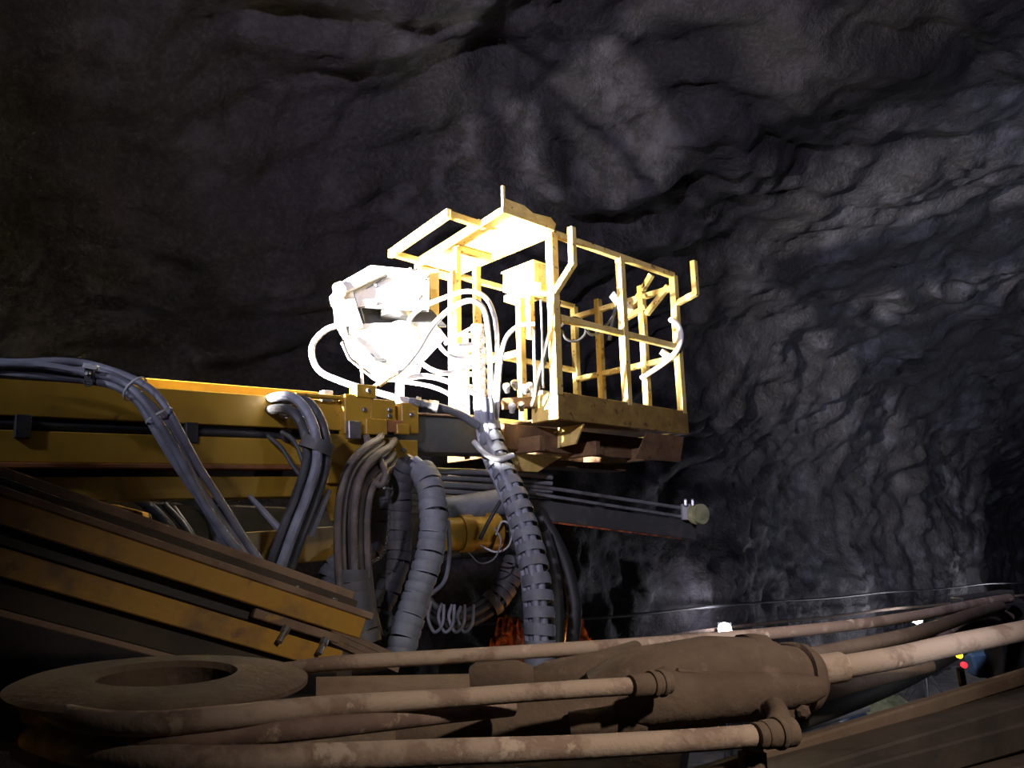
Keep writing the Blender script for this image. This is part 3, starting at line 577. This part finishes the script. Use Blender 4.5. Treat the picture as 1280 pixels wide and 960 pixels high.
# ------------------------------------------------------------------ hose reel (disc) in the foreground
rl = thing('hose_reel', 'dusty round flanged hose reel lying flat at lower left', 'hose reel', P(205, 900, 1.2))
ra = (Z*1+Vector((.02, -.035, 0))).normalized(); rc = P(207, 843, 1.2)
MB().lathe(rc, ra, [(.105, -.050), (.098, -.006), (.106, .003), (.150, .0), (.205, -.004), (.216, -.009), (.216, -.016), (.15, -.016), (.12, -.05)], 64, closed=True).build('flange', 'dust', rl, smooth=True)
MB().lathe(rc-ra*.055, ra, [(.105, -.10), (.105, 0), (.04, 0.0), (.035, .02), (.0, .02)], 40).build('hub', 'blackbody', rl, smooth=True)
MB().lathe(rc-ra*.19, ra, [(.12, 0), (.21, 0), (.21, .02), (.12, .02)], 48, closed=True).build('lower_flange', 'blackbody', rl, smooth=True)
for i in range(5):
    an = i*1.256+.3; a_ = ra.orthogonal().normalized(); b_ = ra.cross(a_); MB().bolt(rc-ra*.05+(a_*math.cos(an)+b_*math.sin(an))*.078, ra, .007, .008).build('bolt', 'steel', rl)
MB().prism([rc+Vector((x, y, -.02)) for x, y in ((-.55, -.1), (-.16, -.22), (-.12, -.28), (-.55, -.35))], (0, 0, -.5)).build('side_panel', 'feed', None, label='dark olive yellow panel corner at the bottom left edge', cat='panel')
# foreground hoses
fgh = [
 ('upper slim dusty hose running right across behind the casting', [(352, 838, 1.75), (420, 829, 1.72), (560, 821, 1.75), (700, 812, 1.85), (830, 803, 1.98), (930, 795, 2.1), (1060, 782, 2.3), (1150, 769, 2.5), (1225, 754, 2.7), (1262, 748, 2.8)], .0165, 'dusthose'),
 ('pale dusty hose coming off the reel to the coupling on the casting', [(40, 872, 1.16), (90, 897, 1.0), (180, 905, .96), (280, 897, .99), (400, 884, 1.1), (560, 873, 1.26), (700, 863, 1.32), (800, 857, 1.36)], .0152, 'dusthose'),
 ('brown caked hose second turn below the reel flange', [(40, 892, 1.14), (100, 914, 1.02), (200, 924, .965), (320, 916, 1.02), (440, 905, 1.13), (560, 892, 1.3), (640, 884, 1.38)], .0158, 'dirtyhose'),
 ('pale thick hose along the bottom edge to the elbow fitting', [(40, 922, 1.10), (110, 941, .99), (240, 951, .945), (400, 947, 1.01), (560, 940, 1.1), (720, 934, 1.2), (860, 926, 1.26), (950, 919, 1.3)], .0182, 'dusthose'),
 ('thick dusty hose leaving the casting to the right edge', [(1040, 836, 1.64), (1120, 822, 1.72), (1200, 804, 1.82), (1290, 786, 1.95), (1380, 766, 2.1)], .0245, 'dusthose'),
 ('shadowed brown hose arcing under the slim one at right', [(1000, 822, 1.9), (1080, 806, 2.05), (1150, 790, 2.25), (1210, 770, 2.5), (1250, 758, 2.7)], .020, 'dust'),
 ('black hose drooping below the thick hose at right', [(1000, 898, 1.75), (1060, 877, 1.85), (1120, 852, 1.95), (1170, 826, 2.1), (1215, 800, 2.3)], .024, 'black'),
 ('brown hose hidden under the thick right hose', [(1000, 872, 1.7), (1060, 856, 1.8), (1110, 843, 1.9), (1160, 832, 2.05)], .02, 'dust'),
 ('slack dark hose curling at the far right hose cluster', [(1140, 806, 2.6), (1175, 795, 2.6), (1205, 775, 2.65), (1240, 764, 2.75), (1262, 772, 2.8)], .018, 'dirtyhose'),
 ('dark hose arching over the right cluster', [(1165, 812, 2.7), (1195, 790, 2.72), (1230, 778, 2.8), (1265, 790, 2.85)], .02, 'hosedark'),
]
for lb, pts, r, m in fgh: hose(px(*pts), r, m, None, 'hose', label=lb, cat='hose', n=16, group='foreground hoses')
hose(px((30, 935, 1.12), (90, 960, 1.04), (200, 985, 1.02), (330, 995, 1.04)), .019, 'black', None, 'hose', label='black hose turn in the bottom left corner', cat='hose', n=14, group='foreground hoses')
# couplings
def coup(name, label, p0, p1, segs, m='dust'):
    t = thing(name, label, 'coupling', p0); d = (p1-p0)
    for i, (a, b, r) in enumerate(segs): MB().lathe(p0+d*a, d, [(r*.94, 0), (r, .003), (r, d.length*(b-a)-.003), (r*.94, d.length*(b-a))], 18).build('collar', m, t, smooth=True)
    return t
coup('hose_coupling', 'ribbed coupling where the pale reel hose meets the casting', P(788, 858, 1.35), P(836, 853, 1.39), [(0, .5, .020), (.5, .62, .024), (.62, .74, .021), (.74, .85, .024), (.85, 1, .02)])
coup('hose_coupling', 'long smooth collar on the thick right hose at the casting', P(998, 842, 1.62), P(1056, 833, 1.66), [(0, .25, .033), (.25, .95, .0315), (.95, 1, .028)], 'dusthose')
ef = coup('elbow_fitting', 'ribbed brown elbow fitting on the bottom thick hose', P(944, 920, 1.29), P(990, 914, 1.32), [(0, .22, .0215), (.22, .55, .0235), (.55, .68, .0275), (.68, 1, .025)])
hose(px((968, 912, 1.34), (974, 896, 1.38), (968, 884, 1.42)), .02, 'dust', ef, 'riser'); hose(px((942, 935, 1.33), (938, 955, 1.33), (936, 980, 1.33)), .018, 'dust', ef, 'drop_pipe'); MB().lathe(P(940, 940, 1.33), -Z, [(.024, 0), (.024, .03)], 6).build('nut', 'dust', ef)
# ------------------------------------------------------------------ dust-caked casting
cs = thing('dusty_casting', 'big dust-caked brown cylinder casting in the foreground centre right', 'casting', P(850, 910, 1.6))
def loft(name, secs, m='dust', n=24, sq=2.6, parent=cs):
    mb = MB(); fr_ = [P(x, y, d) for x, y, d, *_ in secs]
    for i, (x, y, d, ru, rd, rb) in enumerate(secs):
        t_ = (fr_[min(i+1, len(fr_)-1)]-fr_[max(i-1, 0)]).normalized(); sd_ = t_.cross(Z).normalized(); up_ = sd_.cross(t_)
        for k in range(n):
            an = 2*math.pi*k/n; c_, s_ = math.cos(an), math.sin(an); e = 2/sq
            X = math.copysign(abs(c_)**e, c_)*rb; Y = math.copysign(abs(s_)**e, s_)*(ru if s_ > 0 else rd)
            mb.v.append(fr_[i]+sd_*X+up_*Y*(1+.06*noise.noise(Vector((i*.9, c_*2, s_*2)))))
    for i in range(len(secs)-1):
        for k in range(n): k2 = (k+1) % n; mb.f.append((i*n+k, i*n+k2, (i+1)*n+k2, (i+1)*n+k))
    mb.f.append(tuple(range(n))); mb.f.append(tuple((len(secs)-1)*n+k for k in range(n)))
    return mb.build(name, m, parent, smooth=True)
loft('body', [(735, 862, 1.56, .03, .09, .06), (765, 860, 1.56, .055, .09, .075), (800, 857, 1.56, .075, .095, .085), (850, 852, 1.57, .078, .09, .095), (890, 848, 1.58, .082, .085, .095), (935, 848, 1.60, .082, .08, .095), (958, 848, 1.62, .078, .075, .09)])
loft('cap', [(950, 847, 1.62, .066, .07, .08), (985, 846, 1.64, .064, .065, .075), (1005, 846, 1.65, .055, .06, .065), (1014, 847, 1.66, .04, .05, .05)])
loft('front_shoulder', [(770, 882, 1.47, .020, .035, .05), (805, 874, 1.47, .040, .05, .06), (835, 868, 1.48, .052, .05, .062), (850, 868, 1.48, .042, .05, .06), (900, 864, 1.50, .040, .05, .055), (960, 860, 1.52, .032, .045, .05), (1008, 856, 1.52, .02, .035, .04), (1020, 855, 1.53, .015, .025, .03)])
loft('barrel', [(500, 916, 1.46, .03, .045, .05), (600, 909, 1.46, .042, .05, .055), (640, 905, 1.46, .045, .05, .055), (646, 905, 1.46, .05, .055, .06), (720, 899, 1.47, .052, .055, .06), (800, 890, 1.48, .055, .055, .06)], sq=2)
loft('port_stub', [(712, 906, 1.40, .022, .022, .022), (722, 905, 1.40, .024, .024, .024), (765, 901, 1.42, .026, .026, .026)], sq=2)
loft('rear_stub', [(588, 845, 1.62, .018, .03, .03), (598, 844, 1.62, .026, .035, .035), (645, 842, 1.64, .028, .035, .035), (660, 842, 1.65, .02, .03, .03)], sq=3)
loft('rear_housing', [(664, 850, 1.66, .022, .03, .04), (690, 845, 1.66, .032, .04, .05), (760, 836, 1.67, .04, .05, .06), (800, 830, 1.68, .05, .05, .06)], sq=2.4)
loft('flange_ring', [(938, 848, 1.60, .084, .082, .097), (941, 848, 1.60, .089, .085, .101), (948, 848, 1.605, .089, .085, .101), (951, 848, 1.605, .083, .08, .096)])
loft('flange_ring', [(990, 846, 1.64, .066, .066, .077), (993, 846, 1.642, .071, .07, .081), (1000, 846, 1.645, .069, .068, .079), (1003, 846, 1.648, .06, .06, .07)])
MB().prism(px((846, 836, 1.47), (872, 838, 1.475), (886, 850, 1.48), (886, 856, 1.48), (850, 850, 1.47)), (0, .02, 0)).build('cast_lug', 'dust', cs, bevel=.004)
loft('bracket', [(968, 872, 1.50, .03, .045, .02), (985, 872, 1.51, .03, .05, .02)], sq=4)
MB().lathe(P(962, 886, 1.44), (0, -1, -.1), [(.012, 0), (.018, 0), (.018, .012), (.01, .016)], 12).build('plug', 'dust', cs, smooth=True); MB().lathe(P(1000, 886, 1.5), (0, -1, -.1), [(.014, 0), (.014, .02), (.008, .024)], 6).build('plug', 'dust', cs)
# lower support structure of the rig in the foreground
sl = thing('support_rail', 'wide brown machine rails in shadow across the lower right corner', 'rail', P(1050, 960, 1.7))
for (x0, y0, d0, x1, y1, d1, wd, ht, m) in ((840, 982, 1.55, 1420, 802, 2.3, .03, .035, 'dust'), (840, 1004, 1.5, 1420, 834, 2.25, .16, .05, 'blackbody'), (860, 1022, 1.45, 1420, 872, 2.15, .10, .06, 'blackbody'), (900, 1062, 1.4, 1420, 925, 2.05, .10, .06, 'shaderail'), (900, 1105, 1.35, 1420, 985, 2.0, .1, .06, 'blackbody')):  # dark rail materials hold the casting's shadow in their colour
    MB().bar(P(x0, y0, d0), P(x1, y1, d1), wd, ht).build('rail', m, sl, bevel=.005)
MB().bar(P(985, 917, 1.8), P(1085, 886, 2.0), .012, .010).build('bright_edge', 'palegrey', sl)
dk = MB().prism(px((300, 905, 1.75), (760, 880, 1.85), (860, 895, 1.85), (840, 1020, 1.42), (300, 1020, 1.3)), (0, 0, -.08)).build('deck_plate', 'dust', None, label='dusty brown deck plate beneath the foreground hoses', cat='deck plate')
MB().prism(px((395, 846, 2.0), (600, 842, 2.05), (760, 830, 2.1), (760, 880, 1.9), (395, 905, 1.8)), (0, .02, -.05)).build('rear_ledge', 'dustfeed', None, label='dusty ledge behind the pale reel hose', cat='ledge')

# ------------------------------------------------------------------ far right: machine parts, lamps, pipes on the wall
rg = thing('rig_bracket', 'dark steel bracket carrying the hoses near the right edge', 'bracket', P(1245, 860, 2.9))
MB().bar(P(1252, 745, 2.95), P(1262, 860, 2.95), .10, .14, (0, 1, 0)).build('upright', 'black', rg, bevel=.01); MB().bar(P(1195, 752, 2.9), P(1260, 742, 3.0), .06, .03).build('top_arm', 'dsteel', rg, bevel=.004)
MB().bar(P(1200, 835, 2.9), P(1204, 858, 2.9), .02, .02, (0, 1, 0)).build('lug', 'rust', rg)
bc = MB().prism(px((1214, 818, 3.0), (1246, 815, 3.0), (1242, 848, 3.0), (1222, 848, 3.0)), (.02, .10, 0)).build('blue_canister', 'blue', None, bevel=.01, label='dull blue canister under the hoses at the right edge', cat='canister')
MB().lathe(P(1198, 819, 1.9), (0, -1, 0), [(.007, 0), (.007, .008), (.004, .011)], 12).build('amber_lamp', 'yled', None, smooth=True, label='tiny glowing amber lamp under the thick right hose', cat='lamp')
MB().lathe(P(1204, 831, 2.95), (0, -1, 0), [(.012, 0), (.012, .01), (.006, .016)], 12).build('red_lamp', 'rled', None, smooth=True, label='tiny red lamp just below the amber one', cat='lamp')
def mound(name, label, c, sx, sy, sz, m, D_):
    vv = []; n = 10; mb = MB(); o = P(*c, D_)
    for i in range(n+1):
        for j in range(n+1):
            x = i/n*2-1; y = j/n*2-1; r = min(1, math.hypot(x, y)); vv.append(o+Vector((x*sx, y*sy, sz*(1-r*r)*(1+.5*noise.noise(Vector((x*3, y*3, sx)))))))
    mb.v = vv; mb.f = [(i*(n+1)+j, i*(n+1)+j+1, (i+1)*(n+1)+j+1, (i+1)*(n+1)+j) for i in range(n) for j in range(n)]
    return mb.build(name, m, None, smooth=True, label=label, cat=name.split('_')[-1])
mound('folded_tarp', 'pale green folded tarp on the ground between the right hoses', (1105, 893), .45, .5, .30, 'tarp', 10); mound('blue_bag', 'pale blue bag beside the green tarp', (1072, 903), .20, .25, .16, 'blue', 9.0); mound('white_sack', 'pale grey sack on the ground left of the tarp', (1030, 872), .5, .4, .3, 'palegrey', 11)
# services along the wall
def W3(s, wv, z): return T*s+NW*wv+Vector((0, 0, z))
for lb, z, r, m in (('pale service pipe running along the foot of the rock wall', 1.80, .03, 'dust'), ('black cable sagging along the rock wall above the pipe', 2.15, .022, 'black')):
    MB().tube(spline([W3(4+i*2.2, 7.25+.05*math.sin(i*1.7), z+.02*math.sin(i*2.3)) for i in range(12)]), r, 8).build('service_pipe' if 'pipe' in lb else 'wall_cable', m, None, smooth=True, label=lb, cat='pipe' if 'pipe' in lb else 'cable')
for i, (x, y, sw, lb, W) in enumerate(((906, 787, 7.0, 'small dazzling work lamp at the wall foot above the casting', 22), (1152, 792, 6.6, 'small work lamp glaring behind the right hoses', 45), (1146, 773, 6.9, 'small work lamp partly behind the slim hose', 6), (1272, 757, 6.9, 'work lamp glaring at the right edge of the wall', 30))):
    d = Vector(((x-640)/F, CP-(480-y)/F*SP, SP+(480-y)/F*CP)); k = sw/d.dot(NW); pos = Vector((0, 0, H))+d*k
    t = thing('work_lamp', lb, 'lamp', Vector((pos.x, pos.y, 0)))
    to = (Vector((0, 0, pos.z))-pos).normalized(); to.z = 0; to.normalize(); sd_ = to.cross(Z); hs = [.13, .17, .14, .16][i]
    MB().lathe(pos-to*.02, to, [(hs*.8, 0), (hs*.8, .03), (hs*.5, .05)], 14).build('lens', 'lamp', t, smooth=True); MB().box(pos-to*.06, sd_*(hs*.85), to*.035, Z*(hs*.75)).build('housing', 'black', t, bevel=.01)
    MB().tube([Vector((pos.x, pos.y, 0))-to*.06, pos-to*.06-Z*.1], .025, 8).build('stand', 'dsteel', t)
    for a in (0, 2.1, 4.2): MB().tube([pos-to*.06-Z*(pos.z*.55), Vector((pos.x+.45*math.cos(a), pos.y+.45*math.sin(a), 0))], .016, 6).build('leg', 'dsteel', t)
    point('work_lamp_light', pos+to*.05+Z*.30, W, (.88, .86, 1), .05)
